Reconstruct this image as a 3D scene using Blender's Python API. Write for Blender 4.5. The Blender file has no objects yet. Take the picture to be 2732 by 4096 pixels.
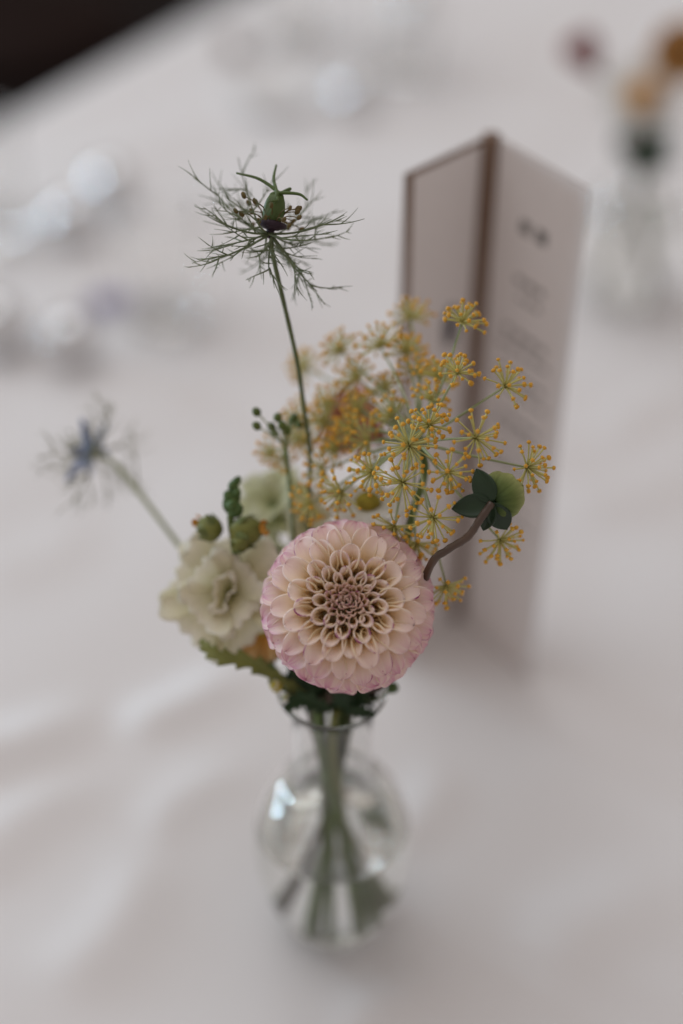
import bpy, math, random
from mathutils import Vector, Matrix
random.seed(7)
scene = bpy.context.scene
V = Vector
Z_ = V((0, 0, 1))
U = 0.01                       # the builders below work in centimetres

# ------------------------------------------------------------------ camera
PITCH = math.radians(40.0)
CAM = V((0.25, -27.1, 39.9))
FPX = 5689.0
cam_d = bpy.data.cameras.new('camera')
cam = bpy.data.objects.new('camera', cam_d)
scene.collection.objects.link(cam)
cam.location = CAM * U
cam.rotation_euler = (math.pi / 2 - PITCH, 0, 0)
cam_d.sensor_fit = 'VERTICAL'
cam_d.sensor_height = 36.0
cam_d.sensor_width = 24.0
cam_d.lens = 50.0
cam_d.clip_start = 0.02
cam_d.clip_end = 60.0
cam_d.dof.use_dof = True
cam_d.dof.focus_distance = 0.361
cam_d.dof.aperture_fstop = 2.2
scene.camera = cam

# ------------------------------------------------------------------ light
world = bpy.data.worlds.new('World')
scene.world = world
world.use_nodes = True
bg = world.node_tree.nodes['Background']
bg.inputs['Color'].default_value = (1.0, 0.90, 0.86, 1)
bg.inputs['Strength'].default_value = 0.42


def area(name, loc, target, sx, sy, power, col):
    d = bpy.data.lights.new(name, 'AREA')
    d.shape = 'RECTANGLE'
    d.size, d.size_y = sx, sy
    d.energy = power
    d.color = col
    o = bpy.data.objects.new(name, d)
    scene.collection.objects.link(o)
    o.location = loc
    o.rotation_euler = (V(target) - V(loc)).to_track_quat('-Z', 'Y').to_euler()
    return o


area('ceiling_daylight', (-0.7, 0.95, 2.2), (0, 0.35, 0), 2.2, 1.8, 20.0, (0.91, 0.955, 1.0))
area('window_light', (-2.14, 0.50, 0.06), (0, 0, 0.05), 0.18, 0.32, 9.5, (0.58, 0.82, 1.0))
area('window_light', (-1.99, 0.96, 0.20), (0, 0, 0.05), 0.18, 0.32, 9.5, (0.58, 0.82, 1.0))
area('window_light', (-1.76, 1.42, 0.38), (0, 0, 0.05), 0.18, 0.32, 9.5, (0.66, 0.86, 1.0))

vs = scene.view_settings
vs.view_transform = 'Standard'
vs.look = 'None'
vs.exposure = 0.0
vs.gamma = 1.0
cy = scene.cycles
cy.use_denoising = True
cy.max_bounces = 28
cy.transmission_bounces = 24
cy.transparent_max_bounces = 12
cy.glossy_bounces = 20
cy.diffuse_bounces = 9
cy.sample_clamp_indirect = 40.0
cy.blur_glossy = 0.5


# ------------------------------------------------------------------ measuring
SP, CP = math.sin(PITCH), math.cos(PITCH)


def P(u, v, d):
    """a point seen at (u, v) of the 2732x4096 photograph, d cm along the optical axis"""
    a, b = (u - 1366) / FPX, (2048 - v) / FPX
    return CAM + V((a * d, (CP + b * SP) * d, (-SP + b * CP) * d))


def G(u, v, z=0.0):
    b = (2048 - v) / FPX
    return P(u, v, (z - CAM.z) / (-SP + b * CP))


def lerp(a, b, t):
    return a + (b - a) * t


def sst(a, b, x):
    t = max(0.0, min(1.0, (x - a) / (b - a)))
    return t * t * (3 - 2 * t)


def frame(d, hint=V((0, 0, 1))):
    d = V(d).normalized()
    w = d.cross(hint)
    if w.length < 1e-4:
        w = d.cross(V((1, 0, 0)))
    w.normalize()
    return d, w, w.cross(d).normalized()


def spline(pts, k=8):
    pts = [V(p) for p in pts]
    q = [pts[0] * 2 - pts[1]] + pts + [pts[-1] * 2 - pts[-2]]
    out = []
    for i in range(1, len(q) - 2):
        for j in range(k):
            t = j / k
            p0, p1, p2, p3 = q[i - 1], q[i], q[i + 1], q[i + 2]
            out.append(0.5 * ((2 * p1) + (p2 - p0) * t + (2 * p0 - 5 * p1 + 4 * p2 - p3) * t * t
                              + (3 * p1 - p0 - 3 * p2 + p3) * t ** 3))
    out.append(pts[-1])
    return out


# ------------------------------------------------------------------ mesh builder
class MB:
    def __init__(self):
        self.v, self.f, self.uv = [], [], []

    def tube(self, pts, r, n=8, cap=True):
        pts = [V(p) for p in pts]
        m = len(pts)
        rr = r if isinstance(r, (list, tuple)) else [r] * m
        b0 = len(self.v)
        w = None
        for i, p in enumerate(pts):
            t = (pts[min(i + 1, m - 1)] - pts[max(i - 1, 0)]).normalized()
            if w is None:
                _, w, _ = frame(t, V((0.3, 0.2, 1)))
            w = (w - t * w.dot(t)).normalized()
            x = t.cross(w)
            for j in range(n):
                a = 2 * math.pi * j / n
                self.v.append(p + (w * math.cos(a) + x * math.sin(a)) * rr[i])
                self.uv.append((i / (m - 1), j / n))
        for i in range(m - 1):
            for j in range(n):
                k = (j + 1) % n
                self.f.append((b0 + i * n + j, b0 + i * n + k, b0 + (i + 1) * n + k, b0 + (i + 1) * n + j))
        if cap:
            self.f.append(tuple(b0 + j for j in reversed(range(n))))
            self.f.append(tuple(b0 + (m - 1) * n + j for j in range(n)))
        return self

    def sheet(self, fn, ns, nt, closed=False):
        b0 = len(self.v)
        for i in range(ns + 1):
            for j in range(nt + 1):
                s, t = i / ns, j / nt
                self.v.append(V(fn(s, t)))
                self.uv.append((s, t))
        for i in range(ns):
            for j in range(nt):
                a = b0 + i * (nt + 1) + j
                self.f.append((a, a + 1, a + nt + 2, a + nt + 1))
        return self

    def lathe(self, prof, n=48, c=V((0, 0, 0)), ax=None):
        d, w, x = frame(ax) if ax is not None else (V((0, 0, 1)), V((1, 0, 0)), V((0, 1, 0)))
        rings = []
        for r, z in prof:
            if r < 1e-6:
                rings.append([len(self.v)])
                self.v.append(c + d * z)
                self.uv.append((0, 0))
            else:
                rings.append(list(range(len(self.v), len(self.v) + n)))
                for j in range(n):
                    a = 2 * math.pi * j / n
                    self.v.append(c + d * z + (w * math.cos(a) + x * math.sin(a)) * r)
                    self.uv.append((z, j / n))
        for A, B in zip(rings, rings[1:]):
            for j in range(n):
                k = (j + 1) % n
                if len(A) == 1 and len(B) == 1:
                    continue
                if len(A) == 1:
                    self.f.append((A[0], B[k], B[j]))
                elif len(B) == 1:
                    self.f.append((A[j], A[k], B[0]))
                else:
                    self.f.append((A[j], A[k], B[k], B[j]))
        return self

    def blob(self, c, rx, ax=V((0, 0, 1)), stretch=1.0, n=10, m=6, bump=0.0, lobes=5, taper=0.0):
        prof = []
        for i in range(m + 1):
            a = math.pi * i / m
            z = -math.cos(a)
            prof.append((math.sin(a) * rx * (1 - taper * z), z * rx * stretch))
        b0 = len(self.v)
        self.lathe(prof, n, V(c), V(ax))
        if bump:
            for k in range(b0, len(self.v)):
                e = self.v[k] - V(c)
                self.v[k] = V(c) + e * (1 + bump * math.cos(self.uv[k][1] * 2 * math.pi * lobes))
        return self

    def box(self, c, ex, ey, ez, hx, hy, hz):
        b0 = len(self.v)
        for i in (-1, 1):
            for j in (-1, 1):
                for k in (-1, 1):
                    self.v.append(V(c) + V(ex) * hx * i + V(ey) * hy * j + V(ez) * hz * k)
                    self.uv.append(((i + 1) / 2, (k + 1) / 2))
        for q in ((0, 1, 3, 2), (4, 6, 7, 5), (0, 4, 5, 1), (2, 3, 7, 6), (0, 2, 6, 4), (1, 5, 7, 3)):
            self.f.append(tuple(b0 + k for k in q))
        return self

    def build(self, name, mat, parent=None, smooth=True, sharp=None, thick=0.0, col=None, origin=None):
        o0 = V(origin) if origin is not None else (V(parent['o']) if parent is not None else V((0, 0, 0)))
        me = bpy.data.meshes.new(name)
        me.from_pydata([tuple((p - o0) * U) for p in self.v], [], self.f)
        uvl = me.uv_layers.new(name='UVMap')
        for l in me.loops:
            uvl.data[l.index].uv = self.uv[l.vertex_index]
        if smooth:
            me.polygons.foreach_set('use_smooth', [True] * len(me.polygons))
        me.materials.append(mat)
        me.update()
        if sharp:
            me.set_sharp_from_angle(angle=math.radians(sharp))
        ob = bpy.data.objects.new(name, me)
        scene.collection.objects.link(ob)
        ob['o'] = tuple(o0)
        if parent is not None:
            ob.parent = parent
        else:
            ob.location = o0 * U
        if thick:
            md = ob.modifiers.new('thickness', 'SOLIDIFY')
            md.thickness = thick * U
            md.offset = 0
        if col:
            ob.color = (*col, 1)
        return ob


def thing(name, label, cat, o=(0, 0, 0), group=None):
    e = bpy.data.objects.new(name, None)
    e.empty_display_size = 0.01
    scene.collection.objects.link(e)
    e.location = V(o) * U
    e['o'] = tuple(o)
    return tag(e, label, cat, group)


def tag(o, label, cat, group=None):
    o['label'] = label
    o['category'] = cat
    if group:
        o['group'] = group
    return o


# ------------------------------------------------------------------ materials
def nt(name):
    m = bpy.data.materials.new(name)
    m.use_nodes = True
    t = m.node_tree
    return m, t, t.nodes, t.links, t.nodes['Principled BSDF']


def plain(name, c, rough=0.6, var=0.25, scale=60.0, trans=0.0, c2=None, bump=0.0, spec=0.3, metal=0.0, stretch=None):
    """base colour broken up by noise; trans mixes in light coming through thin tissue"""
    m, t, N, L, b = nt(name)
    tc = N.new('ShaderNodeTexCoord')
    nz = N.new('ShaderNodeTexNoise')
    nz.inputs['Scale'].default_value = scale
    nz.inputs['Detail'].default_value = 5
    if stretch:
        mp = N.new('ShaderNodeMapping')
        mp.inputs['Scale'].default_value = stretch
        L.new(tc.outputs['UV'], mp.inputs['Vector'])
        L.new(mp.outputs[0], nz.inputs['Vector'])
    else:
        L.new(tc.outputs['Object'], nz.inputs['Vector'])
    r = N.new('ShaderNodeValToRGB')
    r.color_ramp.elements[0].position = 0.3
    r.color_ramp.elements[1].position = 0.7
    cc = c2 or tuple(x * (1 - var) for x in c)
    r.color_ramp.elements[0].color = (*cc, 1)
    r.color_ramp.elements[1].color = (*c, 1)
    L.new(nz.outputs['Fac'], r.inputs['Fac'])
    L.new(r.outputs['Color'], b.inputs['Base Color'])
    b.inputs['Roughness'].default_value = rough
    b.inputs['Specular IOR Level'].default_value = spec
    b.inputs['Metallic'].default_value = metal
    if bump:
        bp = N.new('ShaderNodeBump')
        bp.inputs['Strength'].default_value = bump
        bp.inputs['Distance'].default_value = 0.0005
        L.new(nz.outputs['Fac'], bp.inputs['Height'])
        L.new(bp.outputs[0], b.inputs['Normal'])
    if trans:
        tr = N.new('ShaderNodeBsdfTranslucent')
        L.new(r.outputs['Color'], tr.inputs['Color'])
        mx = N.new('ShaderNodeMixShader')
        mx.inputs[0].default_value = trans
        L.new(b.outputs[0], mx.inputs[1])
        L.new(tr.outputs[0], mx.inputs[2])
        L.new(mx.outputs[0], N['Material Output'].inputs['Surface'])
    return m


def ramp_petal(name, c_base, c_mid, c_tip, trans=0.3, vein=0.12, p=(0.05, 0.4, 0.95)):
    m, t, N, L, b = nt(name)
    tc = N.new('ShaderNodeTexCoord')
    sx = N.new('ShaderNodeSeparateXYZ')
    L.new(tc.outputs['UV'], sx.inputs[0])
    r = N.new('ShaderNodeValToRGB')
    e = r.color_ramp.elements
    e[0].position, e[0].color = p[0], (*c_base, 1)
    e[1].position, e[1].color = p[2], (*c_tip, 1)
    k = e.new(p[1])
    k.color = (*c_mid, 1)
    L.new(sx.outputs['X'], r.inputs['Fac'])
    mp = N.new('ShaderNodeMapping')
    mp.inputs['Scale'].default_value = (1.5, 22, 1)
    L.new(tc.outputs['UV'], mp.inputs['Vector'])
    nz = N.new('ShaderNodeTexNoise')
    nz.inputs['Scale'].default_value = 1.0
    nz.inputs['Detail'].default_value = 3
    L.new(mp.outputs[0], nz.inputs['Vector'])
    mr = N.new('ShaderNodeMapRange')
    mr.inputs['From Min'].default_value = 0.3
    mr.inputs['From Max'].default_value = 0.7
    mr.inputs['To Min'].default_value = 1 - vein
    mr.inputs['To Max'].default_value = 1.0
    L.new(nz.outputs['Fac'], mr.inputs['Value'])
    mu = N.new('ShaderNodeVectorMath')
    mu.operation = 'SCALE'
    L.new(r.outputs['Color'], mu.inputs[0])
    L.new(mr.outputs[0], mu.inputs['Scale'])
    L.new(mu.outputs[0], b.inputs['Base Color'])
    b.inputs['Roughness'].default_value = 0.65
    b.inputs['Specular IOR Level'].default_value = 0.2
    tr = N.new('ShaderNodeBsdfTranslucent')
    L.new(mu.outputs[0], tr.inputs['Color'])
    mx = N.new('ShaderNodeMixShader')
    mx.inputs[0].default_value = trans
    L.new(b.outputs[0], mx.inputs[1])
    L.new(tr.outputs[0], mx.inputs[2])
    L.new(mx.outputs[0], N['Material Output'].inputs['Surface'])
    return m


def dahlia_material():
    """cream throat, pink blush and magenta lip; how pink a petal is comes from its object colour"""
    m, t, N, L, b = nt('dahlia petal tissue')

    def math_(op, a, c=None, clamp=False):
        n = N.new('ShaderNodeMath')
        n.operation = op
        n.use_clamp = clamp
        for i, x in enumerate((a, c)):
            if x is None:
                continue
            if isinstance(x, (int, float)):
                n.inputs[i].default_value = x
            else:
                L.new(x, n.inputs[i])
        return n.outputs[0]

    def mr(x, a, c, lo=0.0, hi=1.0):
        n = N.new('ShaderNodeMapRange')
        n.interpolation_type = 'SMOOTHSTEP'
        L.new(x, n.inputs['Value'])
        for k, q in zip(('From Min', 'From Max', 'To Min', 'To Max'), (a, c, lo, hi)):
            n.inputs[k].default_value = q
        return n.outputs[0]

    def noise(sc, detail=3, loc=None):
        mp = N.new('ShaderNodeMapping')
        mp.inputs['Scale'].default_value = sc
        L.new(tc.outputs['UV'], mp.inputs['Vector'])
        ad = N.new('ShaderNodeVectorMath')
        ad.operation = 'ADD'
        L.new(mp.outputs[0], ad.inputs[0])
        L.new(seed, ad.inputs[1])
        nz = N.new('ShaderNodeTexNoise')
        nz.inputs['Scale'].default_value = 1.0
        nz.inputs['Detail'].default_value = detail
        L.new(ad.outputs[0], nz.inputs['Vector'])
        return nz.outputs['Fac']

    def mix(f, a, c):
        n = N.new('ShaderNodeMix')
        n.data_type = 'RGBA'
        L.new(f, n.inputs['Factor'])
        for k, x in ((6, a), (7, c)):
            if isinstance(x, tuple):
                n.inputs[k].default_value = (*x, 1)
            else:
                L.new(x, n.inputs[k])
        return n.outputs[2]

    tc = N.new('ShaderNodeTexCoord')
    oi = N.new('ShaderNodeObjectInfo')
    oc = N.new('ShaderNodeSeparateColor')
    L.new(oi.outputs['Color'], oc.inputs[0])
    pink, inner, dark = oc.outputs[0], oc.outputs[1], oc.outputs[2]
    sd = N.new('ShaderNodeCombineXYZ')
    r9 = math_('MULTIPLY', oi.outputs['Random'], 90.0)
    L.new(r9, sd.inputs[0])
    L.new(r9, sd.inputs[2])
    seed = sd.outputs[0]
    sx = N.new('ShaderNodeSeparateXYZ')
    L.new(tc.outputs['UV'], sx.inputs[0])
    s = sx.outputs['X']
    tt = math_('ABSOLUTE', math_('SUBTRACT', math_('MULTIPLY', sx.outputs['Y'], 2.0), 1.0))
    # cream from throat to blade
    c = mix(mr(s, 0.25, 0.75), (0.92, 0.80, 0.54), (0.97, 0.85, 0.77))
    c = mix(math_('MULTIPLY', mr(s, 0.35, 0.9), inner), c, (0.86, 0.66, 0.54))
    # soft blush in the outer rows, streaked along the blade
    st = noise((1.6, 7.0, 1.0))
    bl = math_('MULTIPLY', math_('MULTIPLY', mr(s, 0.45, 1.0), pink), mr(st, 0.30, 0.68, 0.25, 1.0), True)
    c = mix(bl, c, (0.74, 0.34, 0.50))
    # midrib streak of magenta
    mid = math_('MULTIPLY', math_('MULTIPLY', mr(tt, 0.16, 0.0), mr(s, 0.6, 0.95)), mr(noise((2.2, 2.5, 1)), 0.52, 0.66))
    c = mix(math_('MULTIPLY', mid, math_('MULTIPLY', pink, 0.8)), c, (0.50, 0.10, 0.32))
    # lip
    edge = math_('MAXIMUM', mr(s, 0.965, 1.0), math_('MULTIPLY', mr(tt, 0.93, 1.0), mr(s, 0.50, 0.75)))
    brk = mr(noise((3.0, 2.6, 1.0), 2), 0.49, 0.63)
    c = mix(math_('MULTIPLY', math_('MULTIPLY', edge, brk), dark), c, (0.36, 0.05, 0.22))
    # a few freckles
    fr = mr(noise((9.0, 9.0, 1.0), 1), 0.73, 0.78)
    c = mix(math_('MULTIPLY', math_('MULTIPLY', fr, mr(s, 0.6, 0.8)), 0.7), c, (0.45, 0.09, 0.25))
    L.new(c, b.inputs['Base Color'])
    b.inputs['Roughness'].default_value = 0.55
    b.inputs['Specular IOR Level'].default_value = 0.25
    bp = N.new('ShaderNodeBump')
    bp.inputs['Strength'].default_value = 0.25
    bp.inputs['Distance'].default_value = 0.0004
    L.new(noise((1.0, 26.0, 1.0), 2), bp.inputs['Height'])
    L.new(bp.outputs[0], b.inputs['Normal'])
    tr = N.new('ShaderNodeBsdfTranslucent')
    L.new(c, tr.inputs['Color'])
    mx = N.new('ShaderNodeMixShader')
    mx.inputs[0].default_value = 0.42
    L.new(b.outputs[0], mx.inputs[1])
    L.new(tr.outputs[0], mx.inputs[2])
    L.new(mx.outputs[0], N['Material Output'].inputs['Surface'])
    return m


def glass_mat(name, ior, c):
    m, t, N, L, b = nt(name)
    N.remove(b)
    g = N.new('ShaderNodeBsdfGlass')
    g.inputs['Color'].default_value = (*c, 1)
    g.inputs['Roughness'].default_value = 0.0
    g.inputs['IOR'].default_value = ior
    L.new(g.outputs[0], N['Material Output'].inputs['Surface'])
    return m


M = dict(
    cloth=plain('white table linen', (0.80, 0.775, 0.77), 0.9, 0.03, 900, bump=0.12, spec=0.1),
    floor=plain('dark floorboards', (0.010, 0.006, 0.005), 0.8, 0.6, 6, stretch=(3, 60, 1), spec=0.1),
    glass=glass_mat('clear glass', 1.45, (1.0, 1.0, 0.998)),
    water=glass_mat('water', 1.33, (0.995, 0.998, 0.99)),
    dahlia=dahlia_material(),
    core=plain('dahlia core', (0.78, 0.70, 0.42), 0.8),
    green=plain('leaf green', (0.10, 0.17, 0.05), 0.5, 0.45, 160, trans=0.12),
    dgreen=plain('dark leaf green', (0.028, 0.060, 0.022), 0.45, 0.4, 160, trans=0.06),
    sepal=plain('deep green sepal', (0.020, 0.046, 0.017), 0.42, 0.4, 120, trans=0.05, spec=0.4),
    stemg=plain('green stem', (0.15, 0.21, 0.06), 0.5, 0.35, 200),
    stemd=plain('dusky green stem', (0.12, 0.145, 0.06), 0.5, 0.35, 200),
    stemp=plain('pale sage stem', (0.34, 0.36, 0.21), 0.6, 0.2, 200),
    stemb=plain('brown purple stem', (0.105, 0.062, 0.040), 0.4, 0.45, 150, spec=0.5),
    olive=plain('olive stem', (0.20, 0.21, 0.055), 0.5, 0.3, 120),
    thread=plain('nigella bract', (0.17, 0.20, 0.105), 0.6, 0.4, 120),
    threadp=plain('pale nigella bract', (0.40, 0.39, 0.29), 0.6, 0.3, 120),
    capsule=plain('nigella capsule', (0.10, 0.15, 0.04), 0.45, 0.4, 150),
    purple=plain('dark plum stamen base', (0.045, 0.022, 0.035), 0.6, 0.5, 200),
    anther=plain('olive brown anther', (0.16, 0.11, 0.035), 0.7, 0.4, 200),
    blue=ramp_petal('nigella petal', (0.50, 0.54, 0.46), (0.50, 0.56, 0.72), (0.40, 0.46, 0.66), 0.5, 0.3),
    floret=plain('fennel floret', (0.80, 0.47, 0.07), 0.7, 0.35, 400, c2=(0.64, 0.30, 0.03)),
    raylet=plain('fennel raylet', (0.60, 0.55, 0.20), 0.6, 0.25, 200),
    ray=plain('fennel ray', (0.33, 0.37, 0.19), 0.6, 0.2, 200),
    gbud=plain('green umbel bud', (0.11, 0.15, 0.035), 0.6, 0.4, 200),
    cream=ramp_petal('cream ruffled petal', (0.52, 0.52, 0.17), (0.84, 0.81, 0.60), (0.93, 0.89, 0.79), 0.52, 0.06),
    creamg=ramp_petal('greenish cream petal', (0.42, 0.45, 0.18), (0.72, 0.73, 0.44), (0.88, 0.88, 0.72), 0.52, 0.1),
    budg=plain('olive flower bud', (0.22, 0.23, 0.055), 0.5, 0.45, 120, trans=0.1),
    budg2=plain('olive green sepal', (0.15, 0.18, 0.05), 0.5, 0.4, 120, trans=0.1),
    budlip=plain('orange bud lip', (0.62, 0.28, 0.04), 0.6, 0.3, 120),
    orange=ramp_petal('apricot petal', (0.62, 0.22, 0.02), (0.74, 0.36, 0.07), (0.80, 0.52, 0.24), 0.35, 0.3),
    coral=ramp_petal('coral petal', (0.42, 0.09, 0.05), (0.55, 0.15, 0.09), (0.66, 0.30, 0.22), 0.35, 0.2),
    daisy=ramp_petal('white daisy petal', (0.78, 0.74, 0.62), (0.86, 0.83, 0.78), (0.88, 0.85, 0.81), 0.3, 0.1),
    yolk=plain('daisy disc', (0.44, 0.35, 0.05), 0.8, 0.4, 400),
    budpale=ramp_petal('dahlia bud petal', (0.06, 0.10, 0.03), (0.17, 0.22, 0.06), (0.50, 0.52, 0.20), 0.2, 0.35, (0.1, 0.45, 0.9)),
    kraft=plain('kraft brown card', (0.235, 0.155, 0.115), 0.85, 0.15, 300, spec=0.1),
    paper=plain('white menu paper', (0.80, 0.75, 0.735), 0.85, 0.04, 300, trans=0.05, spec=0.1),
    ink=plain('grey print', (0.17, 0.155, 0.15), 0.8, 0.1),
    inkd=plain('dark print', (0.06, 0.055, 0.065), 0.8, 0.1),
    steel=plain('polished steel', (0.75, 0.75, 0.76), 0.12, 0.02, metal=1.0),
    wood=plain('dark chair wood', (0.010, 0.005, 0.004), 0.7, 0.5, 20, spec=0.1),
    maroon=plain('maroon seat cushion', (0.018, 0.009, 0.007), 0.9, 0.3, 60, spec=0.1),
    lav=ramp_petal('lavender petal', (0.30, 0.24, 0.42), (0.34, 0.28, 0.50), (0.42, 0.36, 0.58), 0.3, 0.1),
    china=plain('white china', (0.82, 0.81, 0.80), 0.15, 0.02, spec=0.5),
    redbud=ramp_petal('dusky red petal', (0.20, 0.035, 0.035), (0.26, 0.045, 0.045), (0.32, 0.07, 0.065), 0.15, 0.2),
)

# ------------------------------------------------------------------ setting
mb = MB()
mb.sheet(lambda s, t: (lerp(-400, 400, s), lerp(-200, 500, t), -74), 8, 8)
fl = mb.build('floor', M['floor'])
fl['kind'] = 'structure'

EA, EB = G(0, 440), G(830, 0)
ED = (EB - EA).normalized()                    # along the table edge
EN = V((ED.y, -ED.x, 0))                       # into the table
EA = EA + EN * 2.0
CALM = [(0, 0, 3.2), (5, 12.5, 6)]             # where the cloth lies flat under things
SPOT = dict(right_vase=G(2490, 1190), tumbler_a=G(660, 1280), tumbler_b=G(-65, 930),
            glass_d=G(1185, 165), glass_e=G(1595, 295))
for q in SPOT.values():
    CALM.append((q.x, q.y, 4.5))
FOLDS = [  # ridge from, to, width, height
    (G(-500, 3060), G(500, 2860), 1.2, 0.55), (G(400, 2880), G(1120, 2745), 1.0, 0.40),
    (G(-300, 3560), G(560, 3030), 1.4, 0.36), (G(100, 4000), G(760, 3380), 1.3, 0.28), (G(560, 3420), G(1000, 3000), 1.0, 0.20),
    (G(1550, 3500), G(1750, 2950), 1.0, 0.20), (G(2000, 3900), G(2900, 3500), 1.6, 0.25), (G(2150, 2050), G(2900, 1850), 1.4, 0.25),
    (G(2300, 1750), G(3000, 1500), 1.2, 0.25), (G(600, 1500), G(1150, 1900), 1.6, 0.2), (G(-200, 2300), G(500, 2100), 1.8, 0.2),
    (G(100, 700), G(900, 560), 1.2, 0.18), (G(1300, 4200), G(1900, 3850), 1.0, 0.15)]


def cloth_z(p):
    z = 0.0
    for a, b, w, h in FOLDS:
        ab = V((b.x - a.x, b.y - a.y))
        q = V((p.x - a.x, p.y - a.y))
        k = q.dot(ab) / ab.length_squared
        kk = max(0, min(1, k))
        bow = math.sin(kk * 5 + a.x) * 0.5
        d = (q - ab * kk).dot(V((-ab.y, ab.x)).normalized()) - bow if 0 <= k <= 1 else (q - ab * kk).length + abs(bow) * .0
        e = sst(0, .3, k) * sst(1, .55, k) if 0 <= k <= 1 else 0
        z += h * e * math.exp(-(d / w) ** 2)
    z += 0.10 * math.sin(p.x * 0.21 + p.y * 0.13 + 1.0) * math.sin(p.y * 0.17 - p.x * 0.08) + 0.05 * math.sin(p.x * 0.55 - p.y * 0.41)
    for cx_, cy_, r in CALM:
        z *= sst(r * 0.55, r * 1.3, math.hypot(p.x - cx_, p.y - cy_))
    return z - 0.03


def cloth(s, t):
    a = lerp(-95, -72, t / .1) if t < .1 else (lerp(-72, 0, (t - .1) / .65) if t < .75 else lerp(0, 150, (t - .75) / .25))
    L1, L2, r = 150.0, 73.0, 1.2
    q = lerp(0, 75, s / .12) if s < .12 else (lerp(75, 130, (s - .12) / .6) if s < .72 else (lerp(130, 152, (s - .72) / .16) if s < .88 else lerp(152, 223, (s - .88) / .12)))
    if q < L1:                                  # from deep in the table out to the edge
        n = L1 - q
        p = EA + ED * a + EN * n
        return V((p.x, p.y, cloth_z(p) * sst(0, 3, n)))
    q -= L1
    wav = math.sin(a * 0.16) * 2.2 * sst(0, 30, q) + math.sin(a * 0.07 + 1) * 2.5 * sst(0, 40, q)
    ang = min(q / r, math.pi / 2)
    out = r * math.sin(ang) + max(0, wav)
    z = -r * (1 - math.cos(ang)) - max(0, q - r * math.pi / 2)
    p = EA + ED * a - EN * out
    return V((p.x, p.y, max(z, -73.6)))


mb = MB()
mb.sheet(cloth, 330, 330)
tc_ = mb.build('tablecloth', M['cloth'], thick=0.06, origin=(0, 0, 0))
tag(tc_, 'white linen tablecloth with soft folds hanging over the table edge', 'tablecloth')


# ------------------------------------------------------------------ glass vase and water
def smooth_prof(pts, k=5):
    q = spline([V((r, z, 0)) for r, z in pts], k)
    return [(max(p.x, 0.0), p.y) for p in q]


OUT = [(1.22, 0.03), (1.52, 0.35), (2.00, 1.45), (2.34, 2.8), (2.42, 4.0), (2.32, 5.05), (2.06, 5.85), (1.72, 6.36), (1.40, 6.66), (1.22, 7.05), (1.15, 7.9), (1.14, 9.2),
       (1.20, 10.1), (1.37, 10.58), (1.49, 10.70), (1.545, 10.76), (1.55, 10.80), (1.535, 10.84)]
INN = [(1.505, 10.855), (1.475, 10.845), (1.445, 10.81), (1.30, 10.62), (1.10, 10.1), (1.03, 9.2), (1.04, 7.9), (1.11, 7.0), (1.32, 6.57), (1.63, 6.27), (1.95, 5.78), (2.20, 5.0), (2.30, 4.0), (2.22, 2.85),
       (1.86, 1.55), (1.30, 0.75), (0.7, 0.58)]


def vase_mesh():
    mb = MB()
    prof = [(0, 0.10), (1.0, 0.10), (1.12, 0.0)] + smooth_prof(OUT) + smooth_prof(INN) + [(0, 0.55)]
    mb.lathe(prof, 72)
    return mb


WL = 5.0


def water_mesh():
    inn = [(r + 0.02, z - 0.0) for r, z in reversed(smooth_prof(INN)) if z < WL]
    rt = inn[-1][0]
    mb = MB()
    mb.lathe([(0, 0.53)] + inn + [(rt - 0.03, WL - 0.10), (rt - 0.16, WL - 0.16), (0, WL - 0.17)], 72)
    return mb


def vase(o, label, wlabel, group):
    t = thing('bud_vase', label, 'vase', o, group)
    mb = vase_mesh()
    mb.v = [p + V(o) for p in mb.v]
    mb.build('glass_body', M['glass'], t, sharp=50)
    mb = water_mesh()
    mb.v = [p + V(o) for p in mb.v]
    w = mb.build('water', M['water'], origin=o, sharp=40)
    tag(w, wlabel, 'water', 'water in the vases')
    return t


vase((0, 0, 0), 'clear bulb shaped glass vase holding the pink dahlia', 'clear water around the stems in the vase under the pink dahlia', 'glass bud vases')
RV = SPOT['right_vase']
vase(tuple(RV), 'clear bulb shaped glass vase behind the menu card', 'clear water in the vase behind the menu card', 'glass bud vases')


# ------------------------------------------------------------------ stems
def stem_pts(head_pts, ang, rn=0.62, rb=1.15, zb=1.0, o=V((0, 0, 0)), back=None):
    """from the foot in the vase, through the neck, to the listed points"""
    a = math.radians(ang)
    b = math.radians(ang + 180 if back is None else back)
    pts = [o + V((math.cos(b) * rb, math.sin(b) * rb, zb)),
           o + V((math.cos(a) * rn * 0.5, math.sin(a) * rn * 0.5, 7.9)),
           o + V((math.cos(a) * rn, math.sin(a) * rn, 10.2))]
    return spline(pts + [V(p) for p in head_pts], 8)


def stem(parent, head_pts, ang, r, mat, r2=None, name='stem', **kw):
    p = stem_pts(head_pts, ang, **kw)
    r2 = r if r2 is None else r2
    m = len(p)
    mb = MB()
    mb.tube(p, [lerp(r, r2, i / (m - 1)) * (1 + 0.05 * math.sin(i * 1.7)) for i in range(m)], 8)
    mb.build(name, mat, parent)
    return p


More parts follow.
